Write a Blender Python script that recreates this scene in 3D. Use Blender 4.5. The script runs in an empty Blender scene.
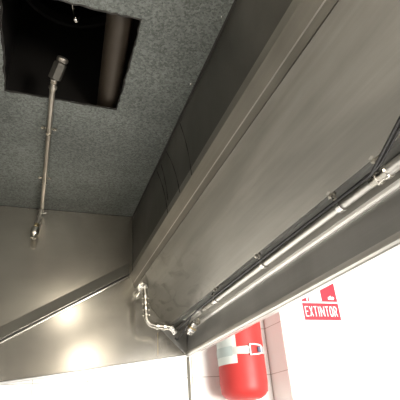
import bpy, bmesh, math, random
from mathutils import Vector, Matrix
random.seed(7)
S = bpy.context.scene
COL = S.collection
# ------------------------------------------------------------------ camera
cam_d = bpy.data.cameras.new('camera'); cam = bpy.data.objects.new('camera', cam_d); COL.objects.link(cam)
cam_d.sensor_fit = 'HORIZONTAL'; cam_d.sensor_width = 36.0; cam_d.lens = 36.0 * 430 / 400
cam_d.clip_start = 0.02; cam_d.clip_end = 60
R = ((0.93994809, -0.09879445, -0.32670666), (-0.33397068, -0.46374215, -0.82061368), (-0.07043558, 0.88044471, -0.46888799))
# columns of the camera matrix: local x, y, z axes in the world (view is along -z)
cam.matrix_world = Matrix(((R[0][0], R[0][1], R[0][2], 0), (-R[1][0]*-1, R[1][1], R[1][2], 0), (R[2][0], R[2][1], R[2][2], 0), (0, 0, 0, 1)))
S.camera = cam
# ------------------------------------------------------------------ world, lamps, exposure
w = bpy.data.worlds.new('kitchen_daylight'); S.world = w; w.use_nodes = True
w.node_tree.nodes['Background'].inputs[0].default_value = (1.0, 0.98, 0.94, 1)
w.node_tree.nodes['Background'].inputs[1].default_value = 0.32
def area(name, loc, target, size, power, color, size_y=None):
    d = bpy.data.lights.new(name, 'AREA'); d.energy = power; d.color = color; d.size = size
    if size_y: d.shape = 'RECTANGLE'; d.size_y = size_y
    o = bpy.data.objects.new(name, d); COL.objects.link(o); o.location = loc
    o.rotation_euler = (Vector(target) - Vector(loc)).to_track_quat('-Z', 'Y').to_euler()
    return o
area('wall_fill_light', (2.1, -2.0, -0.35), (0.8, 1.95, 0.10), 2.0, 270, (1, 0.97, 0.92))  # unseen area light added to brighten the walls below the lip
def bulb(name, loc, r, power, color):
    d = bpy.data.lights.new(name, 'POINT'); d.energy = power; d.color = color; d.shadow_soft_size = r
    o = bpy.data.objects.new(name, d); COL.objects.link(o); o.location = loc
bulb('hood_lamp_light', (0.375, 0.10, 0.55), 0.055, 4.8, (1, 0.90, 0.76))
bulb('end_highlight_light', (0.22, 0.22, 0.90), 0.03, 3.2, (1, 0.90, 0.76))  # unseen light added to put a second highlight on the end panel
S.view_settings.view_transform = 'Standard'; S.view_settings.look = 'None'
S.view_settings.gamma = 1.0; S.view_settings.use_curve_mapping = False
S.view_settings.exposure = 0.5
S.cycles.use_light_tree = False

# ------------------------------------------------------------------ materials
def newmat(name):
    m = bpy.data.materials.new(name); m.use_nodes = True
    nt = m.node_tree; b = nt.nodes['Principled BSDF']
    return m, nt, b
def N(nt, t, **kw):
    n = nt.nodes.new(t)
    for k, v in kw.items():
        if k.startswith('i_'):
            n.inputs[k[2:]].default_value = v
        else: setattr(n, k, v)
    return n
def plain(name, col, rough=0.5, metal=0.0, coat=0.0, spec=0.5):
    m, nt, b = newmat(name)
    b.inputs['Base Color'].default_value = (*col, 1); b.inputs['Roughness'].default_value = rough
    b.inputs['Metallic'].default_value = metal; b.inputs['Coat Weight'].default_value = coat
    b.inputs['Specular IOR Level'].default_value = spec
    tc = N(nt, 'ShaderNodeTexCoord'); no = N(nt, 'ShaderNodeTexNoise'); no.inputs['Scale'].default_value = 35
    nt.links.new(tc.outputs['Object'], no.inputs['Vector'])
    mr = N(nt, 'ShaderNodeMapRange'); mr.inputs['To Min'].default_value = max(0.02, rough - .06); mr.inputs['To Max'].default_value = min(1, rough + .08)
    nt.links.new(no.outputs['Fac'], mr.inputs['Value']); nt.links.new(mr.outputs['Result'], b.inputs['Roughness'])
    return m
def steel(name, colA, colB, rough, streak=(90, 1.5, 90), smudge=3.0, bump=0.15, metal=0.9, contrast=(0.35, 0.65), band=0.25, smudge_scale=None, rvar=1.0):
    """brushed steel: fine streaks along one axis, soft soiling with a shape of its own"""
    m, nt, b = newmat(name); L = nt.links.new
    tc = N(nt, 'ShaderNodeTexCoord')
    mp = N(nt, 'ShaderNodeMapping'); mp.inputs['Scale'].default_value = streak
    L(tc.outputs['Object'], mp.inputs['Vector'])
    st = N(nt, 'ShaderNodeTexNoise'); st.inputs['Scale'].default_value = 1.0; st.inputs['Detail'].default_value = 6; st.inputs['Roughness'].default_value = .65
    L(mp.outputs['Vector'], st.inputs['Vector'])
    sm = N(nt, 'ShaderNodeTexNoise'); sm.inputs['Scale'].default_value = smudge; sm.inputs['Detail'].default_value = 5; sm.inputs['Distortion'].default_value = .6
    if smudge_scale:
        m3 = N(nt, 'ShaderNodeMapping'); m3.inputs['Scale'].default_value = smudge_scale
        L(tc.outputs['Object'], m3.inputs['Vector']); L(m3.outputs['Vector'], sm.inputs['Vector'])
    else: L(tc.outputs['Object'], sm.inputs['Vector'])
    mr = N(nt, 'ShaderNodeMapRange'); mr.inputs['From Min'].default_value = contrast[0]; mr.inputs['From Max'].default_value = contrast[1]
    L(sm.outputs['Fac'], mr.inputs['Value'])
    mx = N(nt, 'ShaderNodeMix', data_type='RGBA'); mx.inputs['A'].default_value = (*colA, 1); mx.inputs['B'].default_value = (*colB, 1)
    L(mr.outputs['Result'], mx.inputs['Factor'])
    m2 = N(nt, 'ShaderNodeMix', data_type='RGBA', blend_type='MULTIPLY'); m2.inputs['Factor'].default_value = band
    L(mx.outputs['Result'], m2.inputs['A']); L(st.outputs['Fac'], m2.inputs['B'])
    L(m2.outputs['Result'], b.inputs['Base Color'])
    b.inputs['Metallic'].default_value = metal
    ro = N(nt, 'ShaderNodeMapRange'); ro.inputs['To Min'].default_value = rough - .07*rvar; ro.inputs['To Max'].default_value = rough + .1*rvar
    L(st.outputs['Fac'], ro.inputs['Value']); L(ro.outputs['Result'], b.inputs['Roughness'])
    bp = N(nt, 'ShaderNodeBump'); bp.inputs['Strength'].default_value = bump; bp.inputs['Distance'].default_value = .002
    L(st.outputs['Fac'], bp.inputs['Height'])
    if bump > 0: L(bp.outputs['Normal'], b.inputs['Normal'])
    return m
M = {}
M['panel'] = steel('brushed_steel', (.42, .403, .363), (.25, .24, .216), .40, band=.3, smudge_scale=(7, 1.1, 7), smudge=1.0, contrast=(.33, .66))
def stains(m, y0, y1):
    nt = m.node_tree; b = nt.nodes['Principled BSDF']; L = nt.links.new; src = b.inputs['Base Color'].links[0].from_socket
    tc = N(nt, 'ShaderNodeTexCoord'); mp = N(nt, 'ShaderNodeMapping'); mp.inputs['Rotation'].default_value = (.3, .5, .2); mp.inputs['Scale'].default_value = (14, 7, 22)
    L(tc.outputs['Object'], mp.inputs['Vector'])
    no = N(nt, 'ShaderNodeTexNoise'); no.inputs['Scale'].default_value = 1.0; no.inputs['Detail'].default_value = 5; no.inputs['Distortion'].default_value = 1.2; L(mp.outputs['Vector'], no.inputs['Vector'])
    r = N(nt, 'ShaderNodeMapRange'); r.inputs['From Min'].default_value = .52; r.inputs['From Max'].default_value = .66; L(no.outputs['Fac'], r.inputs['Value'])
    sp = N(nt, 'ShaderNodeSeparateXYZ'); L(tc.outputs['Object'], sp.inputs['Vector'])
    g = N(nt, 'ShaderNodeMapRange'); g.inputs['From Min'].default_value = y0; g.inputs['From Max'].default_value = y1; g.inputs['To Max'].default_value = .6; L(sp.outputs['Y'], g.inputs['Value'])
    k = N(nt, 'ShaderNodeMath', operation='MULTIPLY'); L(r.outputs['Result'], k.inputs[0]); L(g.outputs['Result'], k.inputs[1])
    mx = N(nt, 'ShaderNodeMix', data_type='RGBA'); mx.inputs['B'].default_value = (.10, .095, .085, 1); L(k.outputs[0], mx.inputs['Factor']); L(src, mx.inputs['A']); L(mx.outputs['Result'], b.inputs['Base Color'])
stains(M['panel'], 1.2, 1.7)
M['end'] = steel('brushed_steel_end', (.52, .49, .43), (.37, .35, .31), .21, streak=(3, 3, 120), band=.15, bump=0, rvar=.25, smudge=2.5)
M['plenum_end'] = steel('greasy_steel_end', (.50, .465, .40), (.36, .335, .29), .24, streak=(3, 3, 120), band=.15, bump=0, rvar=.25, smudge=2.5)
M['corner_shade'] = steel('shade_toned_steel', (.36, .35, .33), (.28, .27, .25), .45, band=.3)  # darker steel tone with the shade of the gutter end painted in
M['rail'] = steel('rail_steel', (.50, .475, .42), (.40, .38, .335), .45, band=.3)
M['lip'] = steel('lip_steel', (.64, .635, .62), (.50, .495, .48), .42, band=.25)
M['hem'] = steel('hem_steel', (.85, .83, .79), (.7, .68, .65), .32, band=.1, bump=.02)
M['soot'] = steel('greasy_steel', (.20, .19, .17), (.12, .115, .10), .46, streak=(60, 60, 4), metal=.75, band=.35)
M['dark_gap'] = plain('dark_sealant', (.02, .018, .016), .7)
M['duct'] = plain('greasy_duct_metal', (.02, .018, .016), .5, metal=.3)
M['brown_pipe'] = plain('grease_coated_pipe', (.055, .042, .030), .45, metal=.3)
M['chrome'] = steel('pipe_steel', (.78, .75, .68), (.6, .57, .5), .22, streak=(40, 40, 40), band=.15, metal=1, bump=.01)
M['bright'] = plain('polished_metal', (.85, .83, .8), .15, metal=1)
M['brass'] = plain('dull_brass', (.62, .50, .30), .3, metal=1)
M['old_pipe'] = steel('dull_pipe_steel', (.60, .56, .5), (.38, .35, .31), .38, streak=(50, 50, 50), band=.2, bump=.01)
M['cable'] = plain('black_cable_sheath', (.012, .012, .014), .38)
M['red'] = plain('red_enamel', (.48, .036, .032), .45, spec=.35)
M['sign_red'] = plain('sign_red_plastic', (.36, .020, .038), .5)
M['white'] = plain('white_plastic', (.88, .87, .85), .4)
M['label'] = plain('pale_label_paper', (.62, .66, .62), .4)
M['strap'] = plain('grey_strap_metal', (.60, .62, .58), .4, metal=.6)
M['black'] = plain('black_plastic', (.02, .02, .02), .4)
# galvanised sheet
def galv():
    m, nt, b = newmat('galvanised_sheet'); L = nt.links.new
    tc = N(nt, 'ShaderNodeTexCoord')
    no = N(nt, 'ShaderNodeTexNoise'); no.inputs['Scale'].default_value = 330; no.inputs['Detail'].default_value = 4; no.inputs['Roughness'].default_value = .7
    vo = N(nt, 'ShaderNodeTexVoronoi'); vo.inputs['Scale'].default_value = 190
    bg = N(nt, 'ShaderNodeTexNoise'); bg.inputs['Scale'].default_value = 4; bg.inputs['Detail'].default_value = 4
    for n in (no, vo, bg): L(tc.outputs['Object'], n.inputs['Vector'])
    ad = N(nt, 'ShaderNodeMath', operation='MULTIPLY_ADD'); ad.inputs[1].default_value = .45
    sep = N(nt, 'ShaderNodeSeparateColor'); L(vo.outputs['Color'], sep.inputs['Color'])
    L(sep.outputs['Red'], ad.inputs[0]); L(no.outputs['Fac'], ad.inputs[2])
    cr = N(nt, 'ShaderNodeValToRGB'); e = cr.color_ramp.elements
    e[0].position = .38; e[0].color = (.10, .11, .10, 1); e[1].position = .98; e[1].color = (.30, .325, .31, 1)
    L(ad.outputs['Value'], cr.inputs['Fac'])
    mx = N(nt, 'ShaderNodeMix', data_type='RGBA', blend_type='MULTIPLY'); mx.inputs['Factor'].default_value = .7
    c2 = N(nt, 'ShaderNodeValToRGB'); f = c2.color_ramp.elements
    f[0].position = .3; f[0].color = (.55, .55, .55, 1); f[1].position = .65; f[1].color = (1, 1, 1, 1)
    L(bg.outputs['Fac'], c2.inputs['Fac']); L(cr.outputs['Color'], mx.inputs['A']); L(c2.outputs['Color'], mx.inputs['B'])
    L(mx.outputs['Result'], b.inputs['Base Color']); b.inputs['Metallic'].default_value = .5; b.inputs['Roughness'].default_value = .55
    bp = N(nt, 'ShaderNodeBump'); bp.inputs['Strength'].default_value = .25; bp.inputs['Distance'].default_value = .002
    L(ad.outputs['Value'], bp.inputs['Height']); L(bp.outputs['Normal'], b.inputs['Normal'])
    return m
M['galv'] = galv()
# glazed wall tiles; (axis_a, offset_a) joints run vertically, joints in z run horizontally
def tiles(name, base, grout, ax, off, size=.218, zoff=.209):
    m, nt, b = newmat(name); L = nt.links.new
    tc = N(nt, 'ShaderNodeTexCoord'); sp = N(nt, 'ShaderNodeSeparateXYZ'); L(tc.outputs['Object'], sp.inputs['Vector'])
    def joint(sock, o):
        a = N(nt, 'ShaderNodeMath', operation='SUBTRACT'); a.inputs[1].default_value = o - size * 40; L(sock, a.inputs[0])
        d = N(nt, 'ShaderNodeMath', operation='MODULO'); d.inputs[1].default_value = size; L(a.outputs[0], d.inputs[0])
        g = N(nt, 'ShaderNodeMath', operation='LESS_THAN'); g.inputs[1].default_value = .0028; L(d.outputs[0], g.inputs[0])
        return g.outputs[0]
    mxm = N(nt, 'ShaderNodeMath', operation='MAXIMUM'); L(joint(sp.outputs[ax], off), mxm.inputs[0]); L(joint(sp.outputs['Z'], zoff), mxm.inputs[1])
    mx = N(nt, 'ShaderNodeMix', data_type='RGBA'); mx.inputs['A'].default_value = (*base, 1); mx.inputs['B'].default_value = (*grout, 1)
    L(mxm.outputs[0], mx.inputs['Factor']); L(mx.outputs['Result'], b.inputs['Base Color'])
    b.inputs['Roughness'].default_value = .3
    bp = N(nt, 'ShaderNodeBump'); bp.invert = True; bp.inputs['Strength'].default_value = .4; bp.inputs['Distance'].default_value = .002
    L(mxm.outputs[0], bp.inputs['Height']); L(bp.outputs['Normal'], b.inputs['Normal'])
    return m
M['tile'] = tiles('white_wall_tiles', (.86, .85, .82), (.42, .38, .33), 'X', .003)
M['tile_side'] = tiles('pale_wall_tiles', (.84, .81, .78), (.45, .38, .32), 'Y', 1.836)
M['floor'] = tiles('floor_tiles', (.15, .14, .13), (.25, .24, .22), 'X', 0, .3)
M['plaster'] = plain('white_paint', (.88, .87, .85), .5)

# ------------------------------------------------------------------ builders
def link(name, bm, mat, parent=None, smooth=False, bevel=0.0, solid=0.0):
    bmesh.ops.recalc_face_normals(bm, faces=bm.faces)
    me = bpy.data.meshes.new(name); bm.to_mesh(me); bm.free()
    o = bpy.data.objects.new(name, me); COL.objects.link(o)
    me.materials.append(mat)
    if smooth:
        for p in me.polygons: p.use_smooth = True
        me.set_sharp_from_angle(angle=math.radians(38))
    if solid:
        s = o.modifiers.new('thickness', 'SOLIDIFY'); s.thickness = solid; s.offset = 0
    if bevel:
        b = o.modifiers.new('bevel', 'BEVEL'); b.width = bevel; b.segments = 2; b.limit_method = 'ANGLE'
    if parent:
        o.parent = parent
        if parent.type == 'EMPTY': o.matrix_parent_inverse = Matrix.Translation(-parent.location)
    return o
def thing(name, label, cat, loc, group=None):
    o = bpy.data.objects.new(name, None); COL.objects.link(o); o.location = loc; o.empty_display_size = .05
    return tag(o, label, cat, group)
def tag(o, label, cat, group=None):
    o['label'] = label; o['category'] = cat
    if group: o['group'] = group
    return o
def struct(o): o['kind'] = 'structure'; return o
def box(bm, lo, hi):
    v = [bm.verts.new((x, y, z)) for x in (lo[0], hi[0]) for y in (lo[1], hi[1]) for z in (lo[2], hi[2])]
    for f in ((0,1,3,2),(4,6,7,5),(0,4,5,1),(2,3,7,6),(0,2,6,4),(1,5,7,3)): bm.faces.new([v[i] for i in f])
def prism(bm, poly, axis, a, b):
    """poly in the plane across `axis`, run from a to b. axis 'y': poly=(x,z)"""
    def P(p, t): return {'y': (p[0], t, p[1]), 'x': (t, p[0], p[1]), 'z': (p[0], p[1], t)}[axis]
    A = [bm.verts.new(P(p, a)) for p in poly]; B = [bm.verts.new(P(p, b)) for p in poly]
    n = len(poly)
    bm.faces.new(A); bm.faces.new(B[::-1])
    for i in range(n): bm.faces.new((A[i], B[i], B[(i+1) % n], A[(i+1) % n]))
def ribbon(line, th):
    """closed polygon around an open polyline, offset to its left by th"""
    pts = [Vector(p) for p in line]; off = []
    for i, p in enumerate(pts):
        ns = []
        if i > 0: d = (p - pts[i-1]).normalized(); ns.append(Vector((-d.y, d.x)))
        if i < len(pts) - 1: d = (pts[i+1] - p).normalized(); ns.append(Vector((-d.y, d.x)))
        n = sum(ns, Vector((0, 0))).normalized(); k = 1 / max(.5, n.dot(ns[0]))
        off.append(p + n * th * k)
    return [tuple(p) for p in pts] + [tuple(p) for p in off[::-1]]
def smoothpath(pts, n=8):
    P = [Vector(p) for p in pts]; P = [2*P[0]-P[1]] + P + [2*P[-1]-P[-2]]; out = []
    for i in range(1, len(P) - 2):
        a, b, c, d = P[i-1:i+3]
        for k in range(n):
            t = k / n
            out.append(.5*((2*b) + (-a+c)*t + (2*a-5*b+4*c-d)*t*t + (-a+3*b-3*c+d)*t**3))
    out.append(P[-2]); return out
def tube(bm, pts, r, seg=14):
    pts = [Vector(p) for p in pts]; rs = r if isinstance(r, (list, tuple)) else [r]*len(pts)
    up = None; rings = []
    for i, p in enumerate(pts):
        d = (pts[min(i+1, len(pts)-1)] - pts[max(i-1, 0)]).normalized()
        if up is None: up = d.orthogonal().normalized()
        else: up = (up - d * up.dot(d)).normalized()
        s = d.cross(up)
        rings.append([bm.verts.new(p + (up*math.cos(a) + s*math.sin(a)) * rs[i]) for a in (2*math.pi*k/seg for k in range(seg))])
    for a, b in zip(rings, rings[1:]):
        for k in range(seg): bm.faces.new((a[k], a[(k+1) % seg], b[(k+1) % seg], b[k]))
    bm.faces.new(rings[0][::-1]); bm.faces.new(rings[-1])
def lathe(bm, base, axis, prof, seg=20, rot=0.0):
    """prof: (distance along axis, radius)"""
    base = Vector(base); ax = Vector(axis).normalized(); u = ax.orthogonal().normalized(); v = ax.cross(u); rings = []
    for h, r in prof:
        rings.append([bm.verts.new(base + ax*h + (u*math.cos(a) + v*math.sin(a))*max(r, 1e-4)) for a in (rot + 2*math.pi*k/seg for k in range(seg))])
    for a, b in zip(rings, rings[1:]):
        for k in range(seg): bm.faces.new((a[k], a[(k+1) % seg], b[(k+1) % seg], b[k]))
    bm.faces.new(rings[0][::-1]); bm.faces.new(rings[-1])
def B(): return bmesh.new()

# ------------------------------------------------------------------ the room
YB, YE, YN = 2.003, 1.953, -1.25          # back wall, hood end panel, near end of the hood
FZ = -1.45
bm = B(); box(bm, (-2.2, -4, FZ-.1), (4.2, 2.3, FZ)); struct(link('floor', bm, M['floor']))
bm = B(); box(bm, (-2.2, YB, FZ), (1.6, YB+.15, 3.0)); struct(link('wall_back', bm, M['tile']))
# projecting pier whose front carries the sign, its left side tiled
bm = B(); box(bm, (1.099, 1.836, FZ), (4.2, YB+.15, 3.0)); struct(link('wall_right', bm, M['plaster']))
bm = B(); box(bm, (1.096, 1.838, FZ), (1.099, YB, 3.0)); struct(link('trim_2', bm, M['tile_side']))
bm = B(); box(bm, (-.50, -2.2, FZ), (-.37, YB, 3.0)); struct(link('wall_left', bm, plain('painted_wall', (.48, .475, .46), .4)))
bm = B(); prism(bm, [(.668, YB-.008), (.676, YB-.014), (.684, YB-.014), (.690, YB-.008), (.690, YB), (.668, YB)], 'z', FZ, 1.0)
struct(link('trim_1', bm, M['rail']))

# ------------------------------------------------------------------ the hood
HZ = .976
hood = thing('exhaust_hood', 'large brushed stainless steel kitchen exhaust hood seen from below, overhanging the white tiled wall', 'exhaust hood', (0, .4, .29))
hx0, hx1, hy0, hy1 = -.167, .181, .775, 1.152       # duct opening
X0 = -.36; XP = .404
bm = B()
for lo, hi in (((X0, YN, HZ), (hx0, YE, HZ+.004)), ((hx1, YN, HZ), (XP+.05, YE, HZ+.004)),
               ((hx0, YN, HZ), (hx1, hy0, HZ+.004)), ((hx0, hy1, HZ), (hx1, YE, HZ+.004))): box(bm, lo, hi)
ceil = link('plenum_ceiling', bm, M['galv'], hood); ceil['label'] = 'speckled galvanised sheet'
for x, y in ((.386,.703),(.386,.968),(.388,1.252),(.386,1.59),(.38,1.86),(.386,.45),(-.09,1.94),(.12,1.94),(.30,1.94)):
    bm = B(); lathe(bm, (x, y, HZ), (0,0,-1), [(0,.0035),(.0012,.0032),(.0022,.0018),(.0026,.0003)], 10); link('rivet', bm, M['bright'], ceil, True)
bm = B(); prism(bm, [(XP, .70), (XP, HZ), (XP+.003, HZ), (XP+.003, .70)], 'y', YN, YE)
front = link('plenum_front_panel', bm, M['soot'], hood); front['label'] = 'sooty dark front sheet of the plenum'
bm = B(); tube(bm, [(XP-.001, YN, HZ-.001), (XP-.001, YE, HZ-.001)], .0050, 8); link('corner_seam', bm, M['dark_gap'], hood)
bm = B(); tube(bm, [(X0, YE-.001, HZ-.001), (XP, YE-.001, HZ-.001)], .0022, 8); link('corner_seam', bm, M['dark_gap'], hood)
bm = B(); tube(bm, [(XP-.001, YE-.001, HZ), (XP-.001, YE-.001, .66)], .002, 8); link('corner_seam', bm, M['dark_gap'], hood)
for (ya, za), (yb, zb), bow in (((1.471,.955),(1.337,.695),-.018),((1.407,.950),(1.33,.746),-.010),((1.331,.962),(1.189,.700),-.018),((1.147,.958),(1.065,.693),-.012)):
    pts = []
    for k in range(9):
        t = k/8; y = ya + (yb-ya)*t + bow*math.sin(math.pi*t); pts.append((XP+.0002, y, za + (zb-za)*t))
    bm = B(); tube(bm, pts, [.0016 + .0006*math.sin(k*1.9) for k in range(9)], 6); link('grease_drip', bm, M['dark_gap'], front)
# filter rail: a folded channel along the front of the plenum
bm = B()
prism(bm, [(.385,.660),(.4045,.6265),(.4055,.6245),(.4130,.6073),(.4140,.6080),(.4140,.636),(.440,.640),(.440,.72),(.4035,.72),(.4035,.664)], 'y', YN, YE-.001)
link('filter_rail', bm, M['rail'], hood)
bm = B(); prism(bm, ribbon([(.4040,.6272),(.4048,.6255),(.4056,.6243)], -.0006), 'y', YN, YE-.002); link('rail_bead', bm, M['hem'], hood)
# sloping inner front panel
bm = B(); prism(bm, ribbon([(.4160,.625),(.4162,.6078),(.563,.424),(.567,.426)], .0022), 'y', YN, YE-.001)
slope = link('sloping_panel', bm, M['panel'], hood)
# supply-air slot with the gutter shelf and front lip
bm = B(); prism(bm, ribbon([(.565,.425),(.565,.440),(.597,.440),(.597,.420)], .002), 'y', YN, YE-.001); link('air_slot', bm, M['lip'], hood)
bm = B(); prism(bm, ribbon([(.597,.424),(.597,.416),(.648,.411)], .002), 'y', YN, YE-.001); link('gutter_shelf', bm, M['panel'], hood)
bm = B(); prism(bm, ribbon([(.648,.411),(.6505,.405),(.655,.400),(.661,.399)], .002), 'y', YN, YE-.001); link('shelf_bead', bm, M['hem'], hood)
bm = B(); prism(bm, ribbon([(.661,.401),(.6605,.399),(.657,.350),(.654,.316)], .002), 'y', YN, YE-.001)
link('front_lip', bm, M['lip'], hood)
bm = B(); prism(bm, [(.656,.3175),(.651,.315),(.649,.309),(.650,.301),(.654,.2955),(.654,.2915),(.672,.2915),(.676,.296),(.676,.3175)], 'y', YN, YE+.002)
link('lip_hem', bm, M['hem'], hood, bevel=.0015)
bm = B(); box(bm, (.676, YN, .296), (.680, YE, 1.05)); link('outer_panel', bm, M['lip'], hood)
bm = B(); box(bm, (.425, YN, HZ), (.680, YE, HZ+.004)); link('top_panel', bm, M['lip'], hood)
bm = B(); box(bm, (X0-.003, YN, .17), (X0, YE, HZ)); link('back_panel', bm, M['panel'], hood)
# end panels
def bot(x, o=0): return .204 + (x+.113)*(.2915-.204)/(.655+.113) + o
endpoly = [(X0, bot(X0)), (-.113,.206), (.655,.2935), (.676,.296), (.676, HZ), (X0, HZ)]
bm = B(); prism(bm, endpoly, 'y', YE, YE+.003); end = link('end_panel', bm, M['end'], hood)
bm = B(); prism(bm, [(X0, .365+(X0+.135)*.5756), (.384, .664), (.418, .664), (.4035, HZ), (X0, HZ)], 'y', YE-.002, YE)
link('plenum_end', bm, M['plenum_end'], end)
bm = B(); prism(bm, endpoly, 'y', YN-.003, YN); link('end_panel', bm, M['end'], hood)
def diag(x, o=0): return .365 + (x+.135)*(.662-.365)/(.381+.135) + o
# sloping filter angle on the end panel
bm = B()
vv = []
for x in (X0, .384):
    for o_, yy in ((.007, YE), (.007, YE-.013), (.062, YE-.004), (.064, YE)): vv.append(bm.verts.new((x, yy, diag(x, o_))))
for f in ((0,1,2,3), (7,6,5,4), (0,4,5,1), (1,5,6,2), (2,6,7,3), (3,7,4,0)): bm.faces.new([vv[k] for k in f])
link('filter_angle', bm, M['plenum_end'], end, bevel=.001)
bm = B(); prism(bm, [(X0, diag(X0,.001)), (.384, diag(.384,.001)), (.384, diag(.384,.0075)), (X0, diag(X0,.0075))], 'y', YE-.0085, YE)
link('angle_gap', bm, M['dark_gap'], end)
bm = B(); prism(bm, [(X0, diag(X0,-.010)), (.39, diag(.39,-.010)), (.39, diag(.39,.001)), (X0, diag(X0,.001))], 'y', YE-.009, YE)
link('angle_edge', bm, M['end'], end, bevel=.003)
# hem along the bottom of the end panel
bm = B()
def bot(x, o=0): return .204 + (x+.113)*(.2915-.204)/(.655+.113) + o
prism(bm, [(X0, bot(X0)), (.672, bot(.672)), (.672, bot(.672,.011)), (X0, bot(X0,.011))], 'y', YE-.010, YE+.002)
link('bottom_hem', bm, M['lip'], end, bevel=.003)
# added triangular plate, its dark colour stands in for shade at the gutter end
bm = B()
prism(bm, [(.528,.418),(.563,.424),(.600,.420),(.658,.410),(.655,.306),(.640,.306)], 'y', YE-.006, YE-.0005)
link('gutter_shade_plate', bm, M['corner_shade'], end, bevel=.001)['label'] = 'dark triangular plate standing for the shade at the gutter end'
bm = B(); tube(bm, [(.519, YE-.0005, .400), (.517, YE-.0005, .302)], .0011, 6); link('weld_seam', bm, M['brass'], end)
# ------------------------------------------------------------------ duct above the opening
duct = thing('exhaust_duct', 'dark greasy square duct opening cut in the galvanised hood ceiling', 'duct', ((hx0+hx1)/2, (hy0+hy1)/2, HZ+.004))
bm = B()
e = .003; z0, z1 = HZ+.004, 1.75
box(bm, (hx0-.02, hy0-.02, z0), (hx0-.017+e, hy1+.10, z1)); box(bm, (hx1+.017, hy0-.02, z0), (hx1+.02, hy1+.10, z1))
box(bm, (hx0-.017, hy0-.02, z0), (hx1+.017, hy0-.017, z1)); box(bm, (hx0-.017, hy1+.097, z0), (hx1+.017, hy1+.10, z1))
box(bm, (hx0-.02, hy0-.02, z1), (hx1+.02, hy1+.10, z1+e))
link('duct_wall', bm, M['duct'], duct)
bm = B()
for k in range(28):
    a = 2*math.pi*k/28; b2 = 2*math.pi*(k+1)/28
    cx, cy, r = 0.0, .96, .19
    vs = [bm.verts.new((cx+rr*math.cos(t), cy+rr*math.sin(t), z)) for rr, t, z in ((r,a,1.32),(r,b2,1.32),(r-.012,b2,1.32),(r-.012,a,1.32),(r,a,1.36),(r,b2,1.36),(r-.012,b2,1.36),(r-.012,a,1.36))]
    for f in ((0,1,2,3),(4,7,6,5),(0,4,5,1),(3,2,6,7)): bm.faces.new([vs[i] for i in f])
link('duct_ring', bm, M['duct'], duct, True)
bm = B()
for (x0,y0,x1,y1,n) in ((hx0,hy0,hx1,hy0,26),(hx1,hy0,hx1,hy1,26),(hx1,hy1,hx0,hy1,26),(hx0,hy1,hx0,hy0,26)):
    pts = []
    for k in range(n+1):
        t = k/n; j = random.uniform(-.0025,.0025)
        pts.append((x0+(x1-x0)*t + (j if x0==x1 else 0), y0+(y1-y0)*t + (j if y0==y1 else 0), HZ+.001))
    tube(bm, pts, [.003+random.uniform(-.001,.0012) for _ in pts], 7)
link('ragged_edge', bm, M['duct'], duct)
bm = B(); tube(bm, [(.124,.70,1.035),(.158,1.235,1.035)], .037, 28)
link('brown_pipe', bm, M['brown_pipe'], duct, True)['label'] = 'brown grease-coated pipe inside the duct'
probe = thing('duct_probe', 'thin rod with bulb tip hanging inside the dark duct opening', 'probe', (.0,.80,1.10))
bm = B(); tube(bm, smoothpath([(-.015,.80,1.10),(.006,.855,1.06),(.014,.868,1.035),(.021,.872,1.03),(.025,.868,1.045)], 6), .0032, 10); link('rod', bm, M['chrome'], probe, True)
bm = B(); lathe(bm, (.013,.868,1.040), (.3,.2,-1), [(0,.003),(.004,.006),(.010,.0065),(.015,.003)], 12); link('bulb', bm, M['bright'], probe, True)

# ------------------------------------------------------------------ plenum suppression pipe and nozzle
pz = .957
pp = thing('suppression_pipe', 'thin steel pipe clamped under the galvanised hood ceiling, coming down from the duct opening', 'pipe', (-.033,1.45,.94))
bm = B(); tube(bm, [(-.027,1.055,pz),(-.028,1.10,pz),(-.033,1.885,pz-.004)], .0088, 16); link('pipe', bm, M['old_pipe'], pp, True)
for y, x in ((1.31,-.030),(1.655,-.032)):
    bm = B()
    box(bm, (x-.027, y-.006, HZ-.003), (x+.027, y+.006, HZ-.0005))
    n = 10; prof = [(x+.0095*math.cos(math.pi*k/n), pz - .0095*math.sin(math.pi*k/n)) for k in range(n+1)]
    prism(bm, ribbon([(x+.0095, HZ-.002)] + prof + [(x-.0095, HZ-.002)], .0018), 'y', y-.006, y+.006)
    c = link('pipe_clamp', bm, M['chrome'], pp)
    for s in (-1, 1):
        bm = B(); lathe(bm, (x+s*.020, y, HZ-.003), (0,0,-1), [(0,.005),(.004,.005),(.005,.003)], 6); link('screw', bm, M['chrome'], c)
bm = B(); lathe(bm, (-.0275,1.085,pz), (.04,-1,.32), [(0,.010),(.004,.0125),(.010,.0125),(.013,.010),(.030,.010),(.034,.0115),(.038,.010)], 20)
link('coupling', bm, M['old_pipe'], pp, True)
bm = B(); lathe(bm, (-.026,1.052,pz+.012), (.28,-.75,.65), [(0,.017),(.002,.020),(.050,.020),(.054,.017),(.056,.010)], 6, .3); link('elbow_nut', bm, M['soot'], pp, bevel=.001)
bm = B(); lathe(bm, (-.010,1.012,pz+.048), (.28,-.75,.65), [(0,.016),(.006,.018),(.012,.017),(.016,.010)], 16); link('elbow_cap', bm, M['old_pipe'], pp, True)
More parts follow.
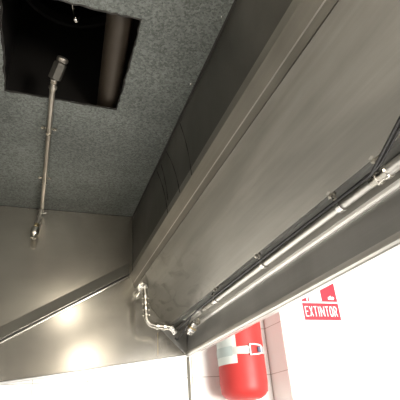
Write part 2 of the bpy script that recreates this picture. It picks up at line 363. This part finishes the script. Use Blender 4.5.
# drop with nozzle near the end panel
bm = B(); tube(bm, smoothpath([(-.033,1.880,pz-.003),(-.034,1.897,pz-.006),(-.036,1.903,pz-.020),(-.040,1.903,pz-.05),(-.046,1.898,pz-.085)], 6), .0085, 14); link('elbow', bm, M['old_pipe'], pp, True)
for k, (x, z) in enumerate(((-.0345, pz-.008),(-.0385, pz-.042),(-.0435, pz-.070))):
    bm = B(); lathe(bm, (x,1.903,z), (-.1,0,-1), [(0,.0085),(.002,.0115),(.008,.0115),(.010,.0085)], 14); link('collar', bm, M['old_pipe'], pp, True)
bm = B(); tube(bm, [(-.034,1.895,pz-.03),(-.020,1.890,pz-.034),(-.012,1.888,pz-.030)], .003, 8); link('lever', bm, M['bright'], pp, True)
nz = thing('spray_nozzle', 'small brass and steel spray nozzle at the low end of the ceiling pipe', 'nozzle', (-.050,1.895,.80))
bm = B(); lathe(bm, (-.047,1.897,.872), (-.13,-.05,-1), [(0,.009),(.006,.012),(.014,.012),(.018,.010)], 6); link('brass_hex', bm, M['brass'], nz)
bm = B(); lathe(bm, (-.0495,1.896,.854), (-.13,-.05,-1), [(0,.012),(.004,.017),(.012,.0185),(.030,.0185),(.036,.016),(.040,.0135),(.056,.013),(.058,.009)], 20); link('nozzle_body', bm, M['chrome'], nz, True)

# ------------------------------------------------------------------ gutter pipe
gx, gz = .590, .401
gp = thing('gutter_pipe', 'long pale steel pipe clipped along the gutter of the hood front', 'pipe', (gx, 1.0, .38))
bm = B(); tube(bm, [(gx,.55,gz),(gx,1.44,gz)], .0085, 18); link('pipe', bm, M['hem'], gp, True)
bm = B(); tube(bm, [(gx,-.6,gz+.001),(gx,.53,gz+.001)], .0118, 20); link('wide_pipe', bm, M['hem'], gp, True)
bm = B(); lathe(bm, (gx,.515,gz), (0,1,0), [(0,.012),(.002,.0145),(.012,.0145),(.014,.012),(.026,.012),(.028,.014),(.034,.014),(.038,.0095),(.050,.0095)], 20); link('coupling', bm, M['chrome'], gp, True)
bm = B(); lathe(bm, (gx,1.435,gz), (0,1,0), [(0,.0085),(.002,.011),(.012,.011),(.014,.009),(.06,.009),(.062,.0115),(.072,.0115),(.074,.008),(.10,.008)], 18); link('end_fitting', bm, M['rail'], gp, True)
def clip(y):
    bm = B(); prof = [(gx+.0115*math.cos(t), gz+.0105*math.sin(t)) for t in [math.pi*(0 - k/10) for k in range(11)]]
    prism(bm, ribbon([(gx+.0115, .4135)] + prof + [(gx-.0115, .425)], .0015), 'y', y-.007, y+.007)
    box(bm, (gx+.010, y-.006, .4105), (gx+.030, y+.006, .4125))
    c = link('pipe_clip', bm, M['bright'], gp)
    bm = B(); lathe(bm, (gx+.023, y, .411), (0,0,-1), [(0,.006),(.004,.006),(.006,.003)], 6); link('bolt', bm, M['rail'], c)
for y in (.665, 1.03, 1.40): clip(y)
def bolt(y, x, z, nm='slot_bolt'):
    bm = B(); lathe(bm, (x, y, z), (-.45, 0, -.75), [(-.012,.0045),(0,.0045),(.001,.0105),(.008,.0105),(.009,.005),(.018,.0045)], 6, .4)
    link(nm, bm, M['rail'], gp)
for y in (.52, .66, 1.02, 1.345): bolt(y, .570, .431)
# elbow drop at the end
drop = thing('nozzle_branch', 'short bent chromed pipe with round fitting beside the hood end panel', 'pipe', (.455,1.90,.45))
path = [(.447,1.897,.585),(.449,1.897,.560),(.450,1.897,.535),(.452,1.897,.48),(.455,1.897,.452),(.466,1.897,.430),(.486,1.896,.420),(.515,1.893,.4155),(.560,1.885,.410)]
K = .958
def kk(p): return tuple(c*K for c in p)
bm = B(); tube(bm, smoothpath([kk(p) for p in path], 8), .0112, 18); link('pipe', bm, M['chrome'], drop, True)
for p, d, L_ in (((.4495,1.897,.552),(.03,0,-1),.012),((.4508,1.897,.522),(.05,0,-1),.006),((.4515,1.897,.500),(.05,0,-1),.012),((.4530,1.897,.470),(.05,0,-1),.006),((.497,1.895,.418),(1,0,-.15),.010),((.528,1.892,.4145),(1,0,-.1),.010)):
    bm = B(); lathe(bm, kk(p), d, [(0,.0105),(.0008,.0160),(L_,.0160),(L_+.0008,.0105)], 16); link('collar', bm, M['chrome'], drop)
bm = B(); lathe(bm, kk((.440,1.915,.597)), (-.10,-1,-.35), [(0,.015),(.005,.024),(.020,.026),(.024,.023),(.026,.0155),(.016,.0135),(.014,.004)], 8); link('nozzle_fitting', bm, M['chrome'], drop)
bm = B(); lathe(bm, kk((.440,1.915,.597)), (0,1,0), [(0,.009),(.113,.009),(.114,.020),(.118,.020)], 20); link('wall_flange', bm, M['chrome'], drop, True)
bm = B(); lathe(bm, kk((.560,1.885,.412)), (.55,-.2,-.75), [(0,.010),(.004,.014),(.012,.014),(.016,.012),(.028,.012),(.030,.0145),(.036,.013),(.038,.006)], 16); link('tip_cap', bm, M['bright'], drop, True)
# detector cylinder with bracket
det = thing('heat_detector', 'polished metal cylinder in a bracket at the far end of the gutter', 'detector', (.61,1.78,.38))
bm = B(); lathe(bm, (.622,1.73,.396), (-.30,.35,-.55), [(0,.015),(.003,.019),(.012,.019),(.014,.017),(.026,.017),(.028,.021),(.036,.021),(.040,.017),(.052,.0165),(.054,.012),(.046,.010)], 24); link('body', bm, M['bright'], det, True)
bm = B(); lathe(bm, (.6135,1.740,.380), (-.30,.35,-.55), [(0,.0200),(.007,.0200)], 24); link('amber_band', bm, M['brass'], det, True)
bm = B(); prism(bm, ribbon([(.580,.414),(.635,.410),(.640,.395),(.637,.388)], .002), 'y', 1.715, 1.75); link('bracket', bm, M['chrome'], det)
bm = B(); prism(bm, ribbon([(.578,.413),(.600,.409),(.604,.400)], .002), 'y', 1.60, 1.76); link('mounting_strip', bm, M['hem'], det)

# ------------------------------------------------------------------ cables
def cable(pts, r, label):
    bm = B(); tube(bm, smoothpath(pts, 8), r, 10)
    return tag(link('cable', bm, M['cable'], None, True), label, 'cable')
cable([(.40,.17,.400),(.497,.386,.400),(.549,.500,.401),(.569,.545,.404),(.574,.60,.408),(.575,.80,.409),(.5745,1.05,.4085),(.575,1.4,.407),(.577,1.62,.403),(.582,1.78,.396),(.592,1.86,.390)], .0036,
      'thick black cable along the hood slot, above the pale pipe')
cable([(.405,.17,.395),(.501,.386,.395),(.553,.503,.3965),(.577,.56,.4135),(.5815,.64,.4145),(.582,.85,.4145),(.582,1.2,.4145),(.584,1.5,.4145),(.590,1.66,.4105)], .0022,
      'thinner black cable between the thick cable and the pale gutter pipe')
cable([(.590,1.69,.4065),(.592,1.74,.390),(.596,1.80,.378),(.598,1.87,.368),(.592,1.895,.358),(.584,1.90,.366)], .0036,
      'short black cable end curling down beside the bent chromed pipe')

# ------------------------------------------------------------------ extinguisher
ex, ey = .889, 1.883; er = .106
fe = thing('fire_extinguisher', 'red cylinder fire extinguisher strapped to the white tiled wall below the hood lip', 'fire extinguisher', (ex, ey, .10))
prof = [(0,.045),(.004,.052),(.002,.060),(.006,.072),(.016,.088),(.032,.102),(.052,er-.002),(.070,er),(.45,er),(.485,er-.006),(.515,.090),(.54,.062),(.552,.034),(.575,.028),(.585,.028)]
bm = B(); lathe(bm, (ex,ey,.095), (0,0,1), prof, 48); link('cylinder', bm, M['red'], fe, True)
def arc_band(name, a0, a1, z0, z1, r, mat, par, th=.002, n=26, tilt=0):
    bm = B(); rows = []
    for k in range(n+1):
        a = math.radians(a0 + (a1-a0)*k/n); c, s = math.cos(a), math.sin(a); dz = tilt*k/n
        rows.append([bm.verts.new((ex+q*c, ey+q*s, z+dz)) for q, z in ((r,z0),(r+th,z0),(r+th,z1),(r,z1))])
    for p, q in zip(rows, rows[1:]):
        for i in range(4): bm.faces.new((p[i], p[(i+1)%4], q[(i+1)%4], q[i]))
    bm.faces.new(rows[0]); bm.faces.new(rows[-1][::-1])
    return link(name, bm, mat, par, True)
arc_band('label', 160, 236, .240, .50, er+.0003, M['label'], fe, .0008)
arc_band('strap', 150, 268, .276, .307, er+.001, M['strap'], fe, .0025, 30); arc_band('strap', 302, 390, .276, .307, er+.001, M['strap'], fe, .0025, 30)
arc_band('label_stripe', 170, 226, .272, .312, er+.0036, plain('green_grey_plate', (.42,.48,.46), .4), fe, .0015)
# buckle: a rectangular wire frame and lever
bk = Matrix.Translation((ex, ey, .291)) @ Matrix.Rotation(math.radians(290), 4, 'Z')
def bp(r, a, z): a = math.radians(a); return (ex+r*math.cos(a), ey+r*math.sin(a), .291+z)
bm = B(); rr = er+.009
ring = [bp(rr,a,z) for a, z in ((267,.022),(279,.022),(291,.020),(298,.018),(298,-.014),(291,-.017),(279,-.020),(267,-.022),(267,0),(267,.022))]
tube(bm, ring, .0035, 8); link('buckle', bm, M['white'], fe, True)
arc_band('buckle_lever', 288, 303, .281, .303, er+.004, plain('blue_grey_lever', (.12, .14, .2), .4), fe, .006)
bm = B(); lathe(bm, (ex,ey,.675), (0,0,1), [(0,.026),(.01,.030),(.04,.030),(.05,.020),(.07,.018)], 16); link('valve', bm, M['brass'], fe, True)
bm = B(); prism(bm, [(ey-.02,.735),(ey-.12,.765),(ey-.125,.757),(ey-.02,.72),(ey+.02,.72),(ey+.02,.735)], 'x', ex-.012, ex+.012); link('handle', bm, M['black'], fe, bevel=.002)
bm = B(); prism(bm, [(ey-.02,.705),(ey-.11,.700),(ey-.112,.708),(ey-.02,.715)], 'x', ex-.012, ex+.012); link('lever', bm, M['black'], fe, bevel=.002)
bm = B(); box(bm, (ex-.03, ey+er-.002, .26), (ex+.03, YB, .33)); link('wall_bracket', bm, M['strap'], fe)

# ------------------------------------------------------------------ sign
ys = 1.836
sg = thing('fire_extinguisher_sign', 'red and white EXTINTOR wall sign right of the fire extinguisher', 'sign', (1.34, ys, .43))
bm = B(); box(bm, (1.229, ys-.0025, .431), (1.452, ys, .745)); link('sign_board', bm, M['white'], sg, bevel=.0005)
bm = B(); box(bm, (1.233, ys-.0032, .435), (1.447, ys-.0025, .520)); link('text_field', bm, M['sign_red'], sg)
bm = B(); box(bm, (1.233, ys-.0032, .528), (1.447, ys-.0025, .74)); pf = link('picture_field', bm, M['sign_red'], sg)
def flatpoly(name, pts, par, mat):
    bm = B(); prism(bm, pts, 'y', ys-.0040, ys-.0032); return link(name, bm, mat, par)
flatpoly('extinguisher_pictogram', [(1.278,.532),(1.352,.532),(1.352,.640),(1.338,.660),(1.322,.668),(1.322,.685),(1.308,.685),(1.308,.668),(1.292,.660),(1.278,.640)], pf, M['white'])
flatpoly('hose_pictogram', [(1.262,.532),(1.270,.532),(1.272,.56),(1.270,.60),(1.280,.63),(1.274,.636),(1.262,.60)], pf, M['white'])
flatpoly('flame_pictogram', [(1.393,.540),(1.425,.538),(1.431,.548),(1.424,.556),(1.416,.552),(1.410,.560),(1.402,.554),(1.394,.552)], pf, M['white'])
LET = {'E': [[(1,0),(0,0),(0,1),(1,1)], [(0,.5),(.85,.5)]], 'X': [[(0,0),(1,1)], [(0,1),(1,0)]], 'T': [[(.5,0),(.5,1)], [(0,1),(1,1)]],
       'I': [[(.5,0),(.5,1)]], 'N': [[(0,0),(0,1)], [(0,1),(1,0)], [(1,0),(1,1)]],
       'O': [[(.25,0),(.75,0),(1,.25),(1,.75),(.75,1),(.25,1),(0,.75),(0,.25),(.25,0)]],
       'R': [[(0,0),(0,1),(.7,1),(1,.85),(1,.65),(.7,.5),(0,.5)], [(.5,.5),(1,0)]]}
bm = B(); th = .0042; zb, ht = .4545, .047; x = 1.2455; step = .0252; n_ = 0
for ch in 'EXTINTOR':
    wd = .0030 if ch == 'I' else .0200 if ch == 'N' else .0150
    for ln in LET[ch]:
        for (a0, b0), (a1, b1) in zip(ln, ln[1:]):
            p = Vector((x + a0*wd, zb + b0*ht)); q = Vector((x + a1*wd, zb + b1*ht)); d = (q-p).normalized(); nn = Vector((-d.y, d.x))*th/2
            p = p - d*th*.32; q = q + d*th*.32; n_ += 1; yy = ys-.0040-.00002*n_
            prism(bm, [tuple(p+nn), tuple(q+nn), tuple(q-nn), tuple(p-nn)], 'y', yy, ys-.0032)
    x += wd + .0101
link('lettering', bm, M['white'], sg)
